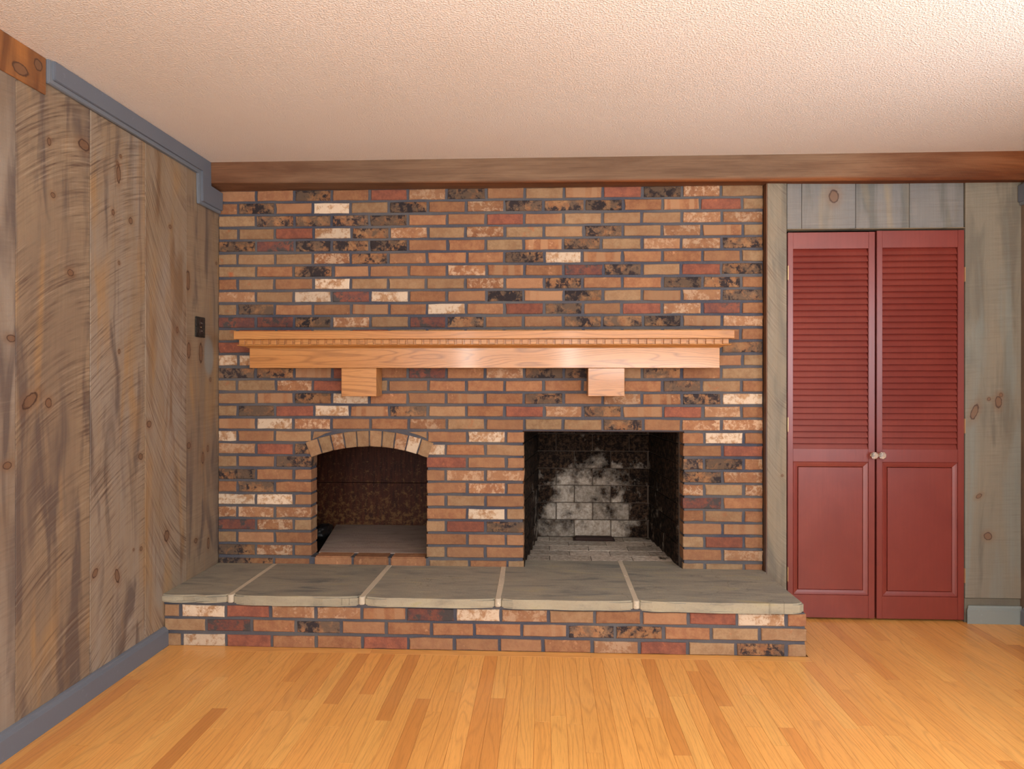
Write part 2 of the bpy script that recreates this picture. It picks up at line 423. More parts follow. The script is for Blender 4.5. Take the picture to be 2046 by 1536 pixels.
wall_back = bmesh.new()
m = .007
box(wall_back, XL, A0 - m, YM, YJ, 0, 2.30)
box(wall_back, A1 + m, F0 - m, YM, YJ, 0, 2.30)
box(wall_back, F1 + m, XR, YM, YJ, 0, 2.30)
box(wall_back, F0 - m, F1 + m, YM, YJ, ZF + .004, 2.30)
box(wall_back, A0 - m, A1 + m, YM, YJ, 0, ZS - .006)
N = 14
for i in range(N):
    xa = A0 - m + (A1 - A0 + 2*m) * i / N; xb = A0 - m + (A1 - A0 + 2*m) * (i + 1) / N
    za = ZCC + math.sqrt(max(0, (RA + .006) ** 2 - (xa - AC) ** 2)); zb = ZCC + math.sqrt(max(0, (RA + .006) ** 2 - (xb - AC) ** 2))
    prism(wall_back, [(xa, za), (xb, zb), (xb, 2.30), (xa, 2.30)], YM, YJ)
WB = tag(obj('wall_back', wall_back, MORTAR), 'brick fireplace wall of mixed tan, orange and black-blotched bricks in dark mortar', None, 'structure')

def brick_outline(w, h, rng, jit=.0014, slack=.003):
    w -= rng.uniform(0, slack); h -= rng.uniform(0, slack * .5)
    pts = []
    base = [(-w/2, -h/2), (-w/6, -h/2), (w/6, -h/2), (w/2, -h/2), (w/2, 0), (w/2, h/2), (w/6, h/2), (-w/6, h/2), (-w/2, h/2), (-w/2, 0)]
    return [(x + rng.gauss(0, jit * .7), z + rng.gauss(0, jit * .6)) for x, z in base]
def poly_brick(pts, d, rng, cham=.0035, cx=0, cz=0):
    """pts: counter-clockwise outline (x, z); face at y=0, body to y=d"""
    n = len(pts); ins = []
    for i in range(n):
        p0, p1, p2 = Vector(pts[i-1]), Vector(pts[i]), Vector(pts[(i+1) % n])
        a, b = (p1 - p0).normalized(), (p2 - p1).normalized()
        na, nb = Vector((-a.y, a.x)), Vector((-b.y, b.x))
        k = (na + nb); k = k / max(.35, k.length_squared) * 2 * cham * rng.uniform(.6, 1.2)
        ins.append((p1.x + k.x, p1.y + k.y))
    bm = bmesh.new()
    A = [bm.verts.new((x, d, z)) for x, z in pts]
    B = [bm.verts.new((x, .0032, z)) for x, z in pts]
    D = [bm.verts.new((x, rng.uniform(-.0006, .0009), z)) for x, z in ins]
    for i in range(n):
        j = (i + 1) % n
        bm.faces.new((A[i], A[j], B[j], B[i])); bm.faces.new((B[i], B[j], D[j], D[i]))
    bm.faces.new(D)
    return bm
rng = random.Random(7)
cache = {}
def place_brick(x0, x1, zc, code, parent, h=.0548, y=YB, d=.03, name='brick', stuff=None):
    w_ = x1 - x0
    key = (round(w_, 2), round(h, 3), d, code, rng.randrange(7))
    yo = rng.uniform(-.002, .002)
    if stuff is not None:
        bm = poly_brick(brick_outline(w_, h, rng), d, rng)
        bm.transform(Matrix.Translation(((x0 + x1) / 2, y + yo, zc)))
        stuff.setdefault(code, []).append(bm)
        return
    if key not in cache:
        bm = poly_brick(brick_outline(round(w_, 2), h, random.Random(hash(key[:3]) + key[4] * 31)), d, rng)
        me = bpy.data.meshes.new('brick'); bmesh.ops.recalc_face_normals(bm, faces=bm.faces); bm.to_mesh(me); bm.free()
        me.materials.append(BM[code]); cache[key] = me
    o = obj(name, cache[key], None, parent, ((x0 + x1) / 2 + rng.uniform(-.001, .001), y + yo, zc + rng.uniform(-.0012, .0012)))
    o.rotation_euler = (0, rng.gauss(0, .004), 0)
    o.scale = (w_ / round(w_, 2), 1, 1)
    return o

G = .0130                                    # joint width
ROWS = {
 1: 'OOBORPBOTMRBPT', 2: 'OBOWTBOPBBBOMRT', 3: 'TBBBBOORMTTTPP', 4: 'TTRWBPTPTTBTPMT', 5: 'BDBBBOOTMBTPPB',
 6: 'TTTPBOOOBWMOOOT', 7: 'TOBOOOPMODBTRB', 8: 'OTOWTTTPOBOOBBO', 9: 'PTWDWOOBMBTMPB', 10: 'TBOOMOWORBORPDO',
 11: 'DDBPTDBOOBBBMP', 12: 'TRRTRTTTTTTTTMO', 13: 'RRRRRRRRRRRRTB', 14: 'WWTTTTTTTTTTTOT', 15: 'BBMRODOPBBTBOT',
 16: 'TTPRTOOOOOOOBTO', 17: 'TMBWOOMOBOPMBW', 18: 'TBRWMBTORPBMRPO', 19: 'MWPOOPTOTTBOPP'}
LO = {20: 'WOT', 21: 'PRB', 22: 'TOB', 23: 'BOO', 24: 'OBO', 25: 'WWO', 26: 'PPP', 27: 'DPT', 28: 'TOO', 29: 'BPO'}
MI = {20: 'OWO', 21: 'WOT', 22: 'ROO', 23: 'OPP', 24: 'OPO', 25: 'OTO', 26: 'OWT', 27: 'TRB', 28: 'OOO', 29: 'TOO'}
RI = {20: 'OWO', 21: 'OR', 22: 'BBP', 23: 'BP', 24: 'PTP', 25: 'DO', 26: 'OTO', 27: 'OM', 28: 'TRO', 29: 'OP'}
stuff = {}
def zrow(k): return Z1 - (k - 1) * V
def edges_full(k):
    e = [XL]
    if k % 2 == 0: e.append(XL + P * .5)
    while e[-1] < XR - P * .75: e.append(e[-1] + P)
    if XR - e[-1] > P * .3: e.append(XR)
    else: e[-1] = XR
    return e
for k, codes in ROWS.items():
    e = edges_full(k)
    drift = [0] + [rng.gauss(0, .003) for _ in e[1:-1]] + [0]
    e = [a + b for a, b in zip(e, drift)]
    for i in range(len(e) - 1):
        x0 = e[i] + (G / 2 if i else 0); x1 = e[i+1] - (G / 2 if i < len(e) - 2 else 0)
        half = (x1 - x0) < .13
        hidden = (k in (12, 13, 14)) and x0 > -1.60 and x1 < 1.0
        if k in (13, 14) and x0 > -1.45 and x1 < .85: continue
        place_brick(x0, x1, zrow(k), codes[min(i, len(codes) - 1)], WB, stuff=stuff if (half or hidden) else None)
for k in range(20, 30):
    z = zrow(k); od = k % 2
    # left pier
    if od: e = [XL, XL + P, XL + 2 * P, A0 - .003]
    else: e = [XL, XL + P / 2, XL + 1.5 * P, A0 - .003]
    if k in (20, 21): e[-1] = FX(621 if k == 20 else 619.5, YB)
    for i in range(3):
        last = i == 2 and k > 21
        place_brick(e[i] + (G/2 if i else 0), e[i+1] - (0 if i == 2 else G/2), z, LO[k][i], WB, d=.098 if last else .03,
                    stuff=stuff if (i == 0 and not od) else None)
    # middle pier
    a0 = A1 + .001 if k > 21 else FX(855, YB)
    if od: e = [a0, FX(890.5, YB), FX(970, YB), F0]
    else: e = [a0, FX(933.5, YB), FX(1011, YB), F0]
    for i in range(3):
        place_brick(e[i] + (G/2 if i else 0), e[i+1] - (0 if i == 2 else G/2), z, MI[k][i], WB, d=.098 if i in (0, 2) else .03)
    # right pier
    e = [F1, FX(1444, YB), XR] if od else [F1, FX(1407.5, YB), FX(1486.5, YB), XR]
    for i in range(len(e) - 1):
        last = i == len(e) - 2
        place_brick(e[i] + (G/2 if i else 0), e[i+1] - (0 if last else G/2), z, RI[k][i], WB, d=.098 if i == 0 else .03,
                    stuff=stuff if (last and not od) else None)
# course cut off by the hearth
for a, b, c in ((XL, FX(545, YB), 'B'), (FX(549, YB), FX(618, YB), 'O'), (FX(858, YB), FX(935, YB), 'T'), (FX(940, YB), FX(1012, YB), 'O'), (FX(1016, YB), F0, 'T'),
                (F1, FX(1406, YB), 'T'), (FX(1411, YB), FX(1484, YB), 'T'), (FX(1489, YB), XR, 'O')):
    place_brick(a, b, ZH + .004, c, WB, h=.048, stuff=stuff)
# cut bricks over the shoulders of the arch
for pts, c in (([(624, 878), (627, 862), (664, 862), (650, 866), (636, 873)], 'T'), ([(852, 876), (838, 870), (816, 863), (852, 862)], 'T')):
    q = [F(a, b, YB) for a, b in pts]
    cx_, cz_ = sum(a for a, b in q) / len(q), sum(b for a, b in q) / len(q)
    q = [(a - cx_, b - cz_) for a, b in q]
    area2 = sum(q[i-1][0] * q[i][1] - q[i][0] * q[i-1][1] for i in range(len(q)))
    if area2 < 0: q = q[::-1]
    obj('brick', poly_brick(q, .03, rng, .0015), BM[c], WB, (cx_, YB, cz_))
# arch of ten upright bricks
ACODE = 'TTPTTTTPWT'
amax = math.asin(HALF / RA) + .012
for i, c in enumerate(ACODE):
    a0 = -amax + 2 * amax * i / 10; a1 = -amax + 2 * amax * (i + 1) / 10
    am = (a0 + a1) / 2; g = .0035
    ri, ro = RA, RA + .083
    wi = (ri * (a1 - a0)) - 2 * g; wo = (ro * (a1 - a0)) - 2 * g
    q = [(-wi/2, 0), (0, -.0005), (wi/2, 0), (wi*.25+wo*.25, .041), (wo/2, .083), (0, .0835), (-wo/2, .083), (-(wi*.25+wo*.25), .041)]
    q = [(x + rng.gauss(0, .0006), z + rng.gauss(0, .0006)) for x, z in q]
    R = Matrix.Rotation(-am, 2)
    o = obj('arch_brick', poly_brick(q, .098, rng, .003), BM[c], WB, (AC + RA * math.sin(am), YB - .002, ZCC + RA * math.cos(am)))
    o.rotation_euler = (0, am, 0)
# sill of three flat bricks
for a, b in ((629, 702), (707, 776), (781, 851)):
    bm = bbox(FX(a, YB), FX(b, YB), YB - .004, YB + .09, ZS - .05, ZS, .006, 2)
    obj('sill_brick', bm, BM['O'], WB, smooth=False)
# the half bricks and covered bricks of the field, in one part
allb = bmesh.new(); mats = []
tmp = bpy.data.meshes.new('tmp')
for code, lst in stuff.items():
    idx = len(mats); mats.append(BM[code])
    for b in lst:
        for f in b.faces: f.material_index = idx
        bmesh.ops.recalc_face_normals(b, faces=b.faces)
        b.to_mesh(tmp); allb.from_mesh(tmp); b.free()
me = bpy.data.meshes.new('closer_bricks'); allb.to_mesh(me); allb.free()
for mm in mats: me.materials.append(mm)
tag(obj('closer_bricks', me, None, WB), None, None, 'stuff')

# ---- left wall of wide rough boards
seam = [S(x, 757, XL)[0] for x in (31, 180, 290, 373)]
wd = seam[1] - seam[0]
edges = [YREAR, .45, 1.05, 1.55, seam[0], seam[1], seam[2], seam[3], YB + .1]
K = lambda x, y, rx, ry, rot=0: (*S(x, y, XL), rx, ry, rot)
br, br2, dk, wm = srgb(146,126,102), srgb(128,110,92), srgb(90,78,74), srgb(162,128,86)
gy = srgb(150, 138, 124)
LM = [
 board_mat('left_board_a', 1, gy, br2, dk, (), .2, 0, .25, seed=1),
 board_mat('left_board_b', 1, br, br2, dk, (), .5, .3, .5, u0=1.0, seed=2),
 board_mat('left_board_c', 1, br2, gy, dk, (), .3, .1, .4, u0=1.3, seed=3),
 board_mat('left_board_d', 1, gy, br2, dk, (K(22, 676, .02, .012), K(14, 930, .02, .012)), .1, 0, .25, seed=14.2),
 board_mat('left_board_e', 1, br, br2, dk, (K(168, 290, .032, .02), K(141, 545, .018, .012), K(98, 283, .01, .014), K(106, 390, .012, .01), K(60, 800, .04, .02, .6), K(97, 805, .016, .018)),
           .85, .9, 1.0, u0=seam[0], warm=wm, seed=5.7),
 board_mat('left_board_f', 1, gy, br, dk, (K(237, 348, .014, .036), K(241, 312, .008, .008), K(235, 326, .008, .008), K(226, 424, .010, .012), K(261, 441, .014, .014, .5), K(238, 525, .008, .008),
           K(238, 702, .008, .010), K(281, 912, .016, .014, -.5), K(267, 1098, .006, .006), K(282, 1096, .010, .010), K(190, 1145, .02, .014, .8), K(234, 1150, .014, .03, .3)),
           .75, .7, .85, u0=seam[1], warm=wm, seed=9.1),
 board_mat('left_board_g', 1, br, gy, srgb(120,92,66), (K(340, 453, .012, .010), K(354, 659, .010, .016), K(298, 847, .018, .015), K(333, 1070, .02, .026)),
           -1.6, -2.2, .85, u0=seam[2] + .1, warm=wm, seed=21.4),
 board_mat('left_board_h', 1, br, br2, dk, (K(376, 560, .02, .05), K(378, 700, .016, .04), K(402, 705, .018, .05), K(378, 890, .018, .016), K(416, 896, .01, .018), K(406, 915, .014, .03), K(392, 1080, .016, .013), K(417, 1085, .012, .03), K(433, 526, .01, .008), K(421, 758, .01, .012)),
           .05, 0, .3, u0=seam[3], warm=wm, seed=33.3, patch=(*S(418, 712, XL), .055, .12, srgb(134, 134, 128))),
]
WL = tag(obj('wall_left', bbox(XL - .06, XL - .018, YREAR, YB + .1, 0, ZC), GAP), 'left wall of wide rough-sawn brown boards', None, 'structure')
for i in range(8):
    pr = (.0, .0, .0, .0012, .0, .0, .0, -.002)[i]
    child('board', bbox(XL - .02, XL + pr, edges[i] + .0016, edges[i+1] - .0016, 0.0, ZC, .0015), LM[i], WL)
# wide old board let into the top of the left wall
ya, za = S(88, 112, XL); _, zb0 = S(0, 143, XL); _, zb1 = S(88, 190, XL)
y0_, _ = S(0, 143, XL)
sl = (zb1 - zb0) / (ya - y0_)
bm = bmesh.new(); prism(bm, [(YREAR, zb1), (ya, zb1), (ya, ZC), (YREAR, ZC)], XL + .001, XL + .008, 'X'); bevel(bm, .002)
WBRN = board_mat('old_brown_board', 1, srgb(150,98,54), srgb(120,74,40), srgb(92,52,30), ((S(36,138,XL)[0], S(36,138,XL)[1], .035, .02, 0), (S(72,130,XL)[0], S(72,130,XL)[1], .02, .02, 0)), 0, 0, .2, warm=srgb(170,110,56), seed=4.4)
child('header_board', bm, WBRN, WL)['label'] = 'reddish brown old board under the ceiling'

# stepped crown trim of the left wall
XT = XL + .027
def crown(name, label, xw, xf, flip, pts):
    r = tag(empty(name, (xw, 3.0, ZC)), label, None, 'structure')
    bm = bmesh.new(); prism(bm, pts, xw, xw + (xf - xw) * .72, 'X')
    child('backing_board', bm, TRIM, r)
    return r
T_ = lambda x, y: S(x, y, XT)
q = [T_(104, 113), T_(104, 166), T_(402, 343), T_(403, 407), T_(447, 426), T_(447, 386), T_(427, 374), T_(427.5, 322)]
yq0 = q[0][0]; zt = ZC
zb = T_(250, 253)[1]
vy0, vy1 = T_(403, 380)[0], YBM - .001
zl = T_(405, 407)[1]; zu = 2.226
outer = [(yq0, zt), (yq0, zb), (vy0, zb), (vy0, zl), (YB - .004, zl), (YB - .004, zu), (vy1, zu), (vy1, zt)]
CT = tag(empty('trim_1', (XL, 3.0, ZC)), 'blue-grey stepped crown trim on the left wall, running round the beam', None, 'structure')
bm = bmesh.new(); prism(bm, outer, XL, XL + .016, 'X'); bevel(bm, .003, 2); child('crown_edge', bm, TRIM2, CT)
e_ = .016
inner = [(yq0 + e_, zt - .0005), (yq0 + e_, zb + e_), (vy0 + e_, zb + e_), (vy0 + e_, zl + e_), (YB - .0045, zl + e_), (YB - .0045, zu - .004), (vy1 + .0003, zu - .004), (vy1 + .0003, zt - .0005)]
inner = [(min(a, YB - .0045), b) for a, b in inner]
bm = bmesh.new(); prism(bm, inner, XL + .012, XT, 'X'); bevel(bm, .0025, 2); child('crown_face', bm, TRIM, CT)

# left baseboard
HB = .088
def baseboard_profile(h, t): return [(0, 0), (t, 0), (t, h * .80), (t * .55, h * .88), (t * .5, h * .95), (t * .1, h), (0, h)]
bl = tag(empty('baseboard_left', (XL, 3.0, 0)), 'blue-grey baseboard along the left wall', None, 'structure')
bm = bmesh.new(); TB = .024
prism(bm, [(XL + a, b) for a, b in baseboard_profile(HB, TB)], YREAR, YH - .001)
bevel(bm, .001)
child('board', bm, TRIM, bl)

# ---- right wall
WR = tag(obj('wall_right', bbox(XW + .018, XW + .06, YREAR, YD + .3, 0, ZC), GAP), 'right wall of rough brown boards', None, 'structure')
re_ = [YREAR, -.9, -.3, .4, 1.0, 1.6, 2.15, 2.75, 3.25, YD + .1]
rmats = [board_mat('right_board_' + 'ab'[i], 1, srgb(132,112,92), srgb(108,92,78), srgb(84,68,58), (), .5 - i, .2, .5, seed=50 + 9 * i) for i in range(2)]
for i in range(len(re_) - 1):
    child('board', bbox(XW, XW + .02, re_[i] + .001, re_[i+1] - .001, 0, ZC, .0015), rmats[i % 2], WR)
br_ = tag(empty('baseboard_right', (XW, 3.0, 0)), 'blue-grey baseboard along the right wall', None, 'structure')
bm = bmesh.new(); prism(bm, [(XW - a, b) for a, b in baseboard_profile(HB, .016)], YREAR, YD - .021); bevel(bm, .001)
child('board', bm, TRIM, br_)
# window in the right wall, beside the camera
WN = tag(empty('window_1', (XW, 1.45, 1.32)), 'blue-grey framed window in the right wall, outside the picture', None, 'structure')
for a, b, c, d_ in ((.74, .80, .74, 1.90), (2.10, 2.16, .74, 1.90), (.74, 2.16, .74, .80), (.74, 2.16, 1.84, 1.90)):
    child('window_frame', bbox(XW - .03, XW - .001, a, b, c, d_, .003), TRIM, WN)
# stepped crown trim of the right wall (mirror of the left one)
CR = tag(empty('trim_2', (XW, 3.0, ZC)), 'blue-grey stepped crown trim on the right wall', None, 'structure')
zlr, zur = zl - .012, 2.203
outer = [(2.2, zt), (2.2, zb), (vy0, zb), (vy0, zlr), (YD - .002, zlr), (YD - .002, zur), (vy1, zur), (vy1, zt)]
bm = bmesh.new(); prism(bm, outer, XW - .012, XW, 'X'); bevel(bm, .003, 2); child('crown_edge', bm, TRIM2, CR)
inner = [(2.2 + e_, zt - .0005), (2.2 + e_, zb + e_), (vy0 + e_, zb + e_), (vy0 + e_, zlr + e_), (YD - .0025, zlr + e_), (YD - .0025, zur - .004), (vy1 + .0003, zur - .004), (vy1 + .0003, zt - .0005)]
bm = bmesh.new(); prism(bm, inner, XW - .02, XW - .008, 'X'); bevel(bm, .0025, 2); child('crown_face', bm, TRIM, CR)

# ---- boarded closet wall round the doors
DX0, DX1 = FX(1573, YD), FX(1927.5, YD)
ZDT = FZ(458.5, YD, 1750) + .004            # top of the door opening
WC = tag(obj('wall_closet', bbox(XR + .008, XW, YD + .30, YD + .34, 0, ZC), GAP), 'grey-green boarded wall round the red closet doors', None, 'structure')
kx = lambda x, y, rx, ry, rot=0: (*F(x, y, YD), rx, ry, rot)
gg, gg2, gd = srgb(134,124,106), srgb(124,118,104), srgb(104,98,86)
gl, gl2 = srgb(126,122,116), srgb(112,112,112)
tallL = board_mat('tall_board_left', 0, gg, srgb(138,122,98), gd, (kx(1563, 950, .006, .006),), -1.2, -6, .6, u0=FX(1550, YD), seed=61)
tallR = board_mat('tall_board_right', 0, gg, gg2, gd, (kx(1947, 823, .016, .04, -.35), kx(1956, 991, .017, .010, .6), kx(1974, 1071, .02, .019), kx(1976, 797, .009, .009), kx(2000, 789, .009, .011), kx(1995, 803, .016, .03)), .05, 0, .25, seed=66, warm=srgb(126, 130, 122))
child('tall_board', bbox(XR + .006, DX0 - .003, YD, YD + .06, 0, ZC, .0015), tallL, WC)
child('tall_board', bbox(DX1 + .003, XW, YD, YD + .06, FZ(1195, YD, 1970), ZC, .0015), tallR, WC)
newb = NT('fresh_pine', .7, .3).out(srgb(196, 150, 92))
child('side_edge', bbox(XR + .0005, XR + .0058, YD + .001, YD + .05, 0, ZC), board_mat('edge_brown', 1, srgb(110,70,40), srgb(90,56,34), dk, (), 0, 0, .1, seed=3), WC)
hx = [1573, 1602.5, 1710.5, 1818, 1927]
hm = [board_mat('head_board_' + 'abcd'[i], 0, gl, gl2, srgb(98,98,92), ((kx(1667, 392, .024, .034, 0),) if i == 1 else ()), .02, 0, .25, seed=70 + 7.7 * i, warm=srgb(142, 128, 104)) for i in range(4)]
zhb = FZ(455, YD, 1750)
for i in range(4):
    child('head_board', bbox(FX(hx[i], YD) + .001, FX(hx[i+1], YD) - .001, YD + .006, YD + .05, zhb, ZC, .0012), hm[i], WC)
child('head_strip', bbox(DX0 - .003, DX1 + .002, YD - .002, YD + .05, ZDT, zhb - .0015, .0015), board_mat('strip_wood', 0, srgb(150,132,104), gg, gd, (), 0, 0, .1, seed=81), WC)
zs1, zs0 = FZ(1196, YD, 1970), FZ(1207, YD, 1970)
child('foot_strip', bbox(DX1 + .003, XW, YD + .006, YD + .05, 0, zs1, .001), board_mat('foot_wood', 0, srgb(112,108,92), srgb(100,94,82), gd, (), 0, 0, .1, seed=83), WC)
# short baseboard with a mitred return
BBX = FX(1934, YD - .02)
bb = tag(empty('baseboard_back', (BBX, YD, 0)), 'short grey-green baseboard beside the closet doors', None, 'structure')
TRIM3 = paint_mat('grey_green_paint', srgb(128, 134, 130), .55)
bm = bmesh.new(); prof = [(0, 0), (.02, 0), (.02, HB * .78), (.012, HB * .88), (.010, HB), (0, HB)]
A = [bm.verts.new((XW - .001, YD + .004 - a, b)) for a, b in prof]
B = [bm.verts.new((BBX + .02 - a, YD + .004 - a, b)) for a, b in prof]
for i in range(len(prof)):
    j = (i + 1) % len(prof); bm.faces.new((A[i], A[j], B[j], B[i]))
bm.faces.new(A); bm.faces.new(B)
child('board', bm, TRIM3, bb)

# ---- ceiling, beam
tag(obj('ceiling', bbox(XL - .06, XW + .06, YREAR, YD + .34, ZC, ZC + .05), CEIL), 'pinkish white textured ceiling', None, 'structure')
bm = bmesh.new()
st_ = [(XL + .002, 2.242), (-1.2, 2.236), (-.6, 2.230), (0, 2.224), (.5, 2.222), (1.1, 2.216), (1.7, 2.212), (XW - .002, 2.207)]
secs = []
for x, zbm in st_:
    zk = 2.2335
    if x > XR: zk = min(zk, 2.222)
    ring = [(x, YBM + rng.uniform(-.001, .001), ZC + .002), (x, YBM + .001 + rng.uniform(-.001, .001), zbm + .05), (x, YBM, zbm + .004), (x, YBM + .006, zbm - .001), (x, YBM + .07, (zbm + zk) / 2 + .0), (x, YB + .02 if x < XR + .05 else YD + .055, zk), (x, YB + .02 if x < XR + .05 else YD + .055, ZC + .002)]
    secs.append([bm.verts.new(p) for p in ring])
for a, b in zip(secs, secs[1:]):
    for i in range(7): bm.faces.new((a[i], a[(i+1) % 7], b[(i+1) % 7], b[i]))
bm.faces.new(secs[0]); bm.faces.new(secs[-1])
tag(obj('ceiling_beam', bm, BEAM), 'long rough brown timber beam across the top of the brick wall', 'beam')

# ---- floor
FL = tag(obj('floor', bbox(XL, XW, YREAR, YD + .34, -.05, -.012), GAP), 'honey-coloured oak strip floor', None, 'structure')
SW = .0572
YB0 = YH + .006 - SW                         # header strip runs along the hearth
HXR = FX(1612, YH)
def plank(bm, x0, x1, y0, y1, z=0):
    g = .0006
    a = [bm.verts.new(p) for p in ((x0 + g, y0 + g, z), (x1 - g, y0 + g, z), (x1 - g, y1 - g, z), (x0 + g, y1 - g, z))]
    b = [bm.verts.new(p) for p in ((x0, y0, -.002), (x1, y0, -.002), (x1, y1, -.002), (x0, y1, -.002))]
    c = [bm.verts.new(p) for p in ((x0, y0, -.011), (x1, y0, -.011), (x1, y1, -.011), (x0, y1, -.011))]
    for i in range(4):
        j = (i + 1) % 4
        bm.faces.new((a[i], a[j], b[j], b[i])); bm.faces.new((b[i], b[j], c[j], c[i]))
    bm.faces.new(a)
ns = int((XW - XL) / SW) + 1
xend = XL + SW * math.ceil((HXR - XL) / SW)
nearb = bmesh.new(); npl = 0
prng = random.Random(11)
for i in range(ns):
    x0 = XL + i * SW; x1 = min(XW, x0 + SW)
    if x1 - x0 < .004: continue
    yend = YB0 if x0 < xend - .002 else YD + .3
    y = 1.75 - prng.uniform(0, .6)
    ycut = y
    while y < yend:
        L = prng.choice((.35, .5, .7, .9, 1.2, 1.5)) * prng.uniform(.9, 1.15)
        y1 = min(yend, y + L)
        if yend - y1 < .12: y1 = yend
        bm = bmesh.new(); plank(bm, x0, x1, y, y1)
        obj('plank', bm, FLOORM, FL); npl += 1
        y = y1
    y = YREAR
    while y < ycut:
        y1 = min(ycut, y + prng.uniform(.6, 1.6)); plank(nearb, x0, x1, y, y1); y = y1
tag(obj('near_planks', nearb, FLOORS, FL), None, None, 'stuff')
# the header strip is a separate board with its grain across the room
HDR = oak('honey_oak_header', 0, srgb(230,174,102), srgb(222,162,88), srgb(170,112,60), .32, coat=.25)
xs = [XL + TB, FX(745, YH), FX(1180, YH), xend]
for a, b in zip(xs, xs[1:]):
    bm = bmesh.new(); plank(bm, a, b, YB0, YB0 + SW); obj('header_plank', bm, HDR, FL)

# ================================================================== HEARTH
HR = tag(empty('raised_hearth', (-.3, 3.4, 0)), 'raised brick hearth topped with grey bluestone slabs', 'hearth')
ZSL = .193                                   # underside of the slabs
child('mortar_core', bbox(XL + .001, HXR - .006, YH + .0065, YB + .0, 0.0005, ZSL), MORTAR, HR)
PH = (HXR - XL) / 14.0
HROW = {1: 'TWRPPMDWPTOORWOT', 2: 'TDOBOOOOMBBOTT', 3: 'TWROOROOOOPRTBT'}
HE = {1: [331, 360, 451, 540, 631, 722.5, 812, 910, 1000.5, 1095.5, 1189, 1282.5, 1376, 1473.5, 1572, 1612],
      2: [331, 412, 502.5, 591, 681.5, 771.5, 862, 948, 1043, 1134.5, 1229.5, 1326, 1422, 1518.5, 1612],
      3: [331, 363, 451, 543, 632, 724, 816, 908, 998, 1085, 1183, 1278, 1374, 1471, 1572, 1612]}
rows_z = [(.1605, .053), (.0955, .053), (.0275, .053)]
hg = [0]
for r_ in (1, 2, 3):
    e = [FX(x, YH) for x in HE[r_]]; e[0] = XL + .001
    zc, h = rows_z[r_ - 1]
    codes = HROW[r_]
    for i in range(len(e) - 1):
        o = place_brick(e[i] + (G/2 if i else 0), e[i+1] - (G/2 if i < len(e) - 2 else 0), zc, codes[min(i, len(codes)-1)], HR, h=h, y=YH, d=.06 if i == len(e) - 2 else .03)
        o.location = o.location - HR.location
# stone slabs
YF = YH - .014                               # front of the slabs
YSB = 3.83                                   # back edge inside the firebox
jf = [XL + .001, FX(459, YF), FX(722, YF), FX(995, YF), FX(1272.5, YF), FX(1608, YF)]
jb = [XL + .001, FX(551, YB), FX(779, YB), FX(1006.5, YB), FX(1245, YB), XR + .002]
def lerp(a, b, t): return a + (b - a) * t
def slab_pts(i):
    g = .0125
    a0, a1 = jf[i] + (g if i else 0), jf[i+1] - (g if i < 4 else 0)
    b0, b1 = jb[i] + (g if i else 0), jb[i+1] - (g if i < 4 else 0)
    n = max(3, int((a1 - a0) / .05))
    fr = [(lerp(a0, a1, k / n) + (rng.uniform(-.006, .006) if 0 < k < n else 0), YF + rng.uniform(-.004, .004)) for k in range(n + 1)]
    if i == 4: fr[-1] = (fr[-1][0] - .02, YF + .004); fr.append((a1 + .003, YF + .022))
    if i < 4: fr[-1] = (fr[-1][0] - .006, YF + .010); fr.append((a1 + .002, YF + .022))
    if i: fr[0] = (fr[0][0] + .006, YF + .010); fr.insert(0, (a0 - .002, YF + .022))
    yb = YB - .001
    s1 = (b1 - a1) / (YB - YF)
    if i < 3: back = [(b1, yb), (b0, yb)]
    elif i == 3: back = [(b1 + s1 * .12, YSB), (F0 + .004, YSB), (F0 + .004, yb), (b0, yb)]
    else:
        s0 = (b0 - a0) / (YB - YF)
        back = [(b1, YD - .003), (XR - .002, YD + .002), (XR - .002, yb), (F1 - .004, yb), (F1 - .03, YSB), (b0 + s0 * .12, YSB)]
    return fr + back
TH_ = [.036, .045, .041, .043, .046]
for i in range(5):
    pts = slab_pts(i)
    bm = bmesh.new()
    zt = ZH + (.0, .001, -.001, .0, .001)[i]
    A, B = prism(bm, pts, zt - TH_[i], zt, 'Z')
    bm.edges.ensure_lookup_table()
    fe = [e for e in bm.edges if all(v.co.y < YF + .03 for v in e.verts) or (i == 4 and all(v.co.x > XR - .01 for v in e.verts))]
    fe = [e for e in fe if abs(e.verts[0].co.z - e.verts[1].co.z) < .001]
    bevel(bm, .007, 2, fe)
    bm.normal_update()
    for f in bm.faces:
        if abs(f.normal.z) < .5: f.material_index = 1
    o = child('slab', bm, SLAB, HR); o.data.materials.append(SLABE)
for i in range(1, 5):
    bm = bmesh.new(); g = .014
    s0 = (jb[i] - jf[i]) / (YB - YF)
    yb = YB if i < 4 else YSB
    be = jb[i] if i < 4 else jb[i] + s0 * .12
    pts = [(jf[i] - g, YF + .010), (jf[i] - g * .4, YF + .003), (jf[i] + g * .5, YF + .004), (jf[i] + g, YF + .012)]
    m1 = lerp(jf[i], be, .5); g = .014
    pts += [(m1 + g * 1.15, lerp(YF, yb, .5)), (be + g, yb - .001), (be - g, yb - .001), (m1 - g * .8, lerp(YF, yb, .5))]
    prism(bm, pts, ZH - .036, ZH + .0005, 'Z'); bevel(bm, .003)
    child('slab_joint', bm, JOINT, HR)
# mortar bed squeezed out below the slabs and along the wall
bm = bmesh.new(); box(bm, XL + .001, HXR - .03, YH + .002, YH + .05, ZSL - .002, ZSL + .008)
child('mortar_bed', bm, MORTAR, HR)

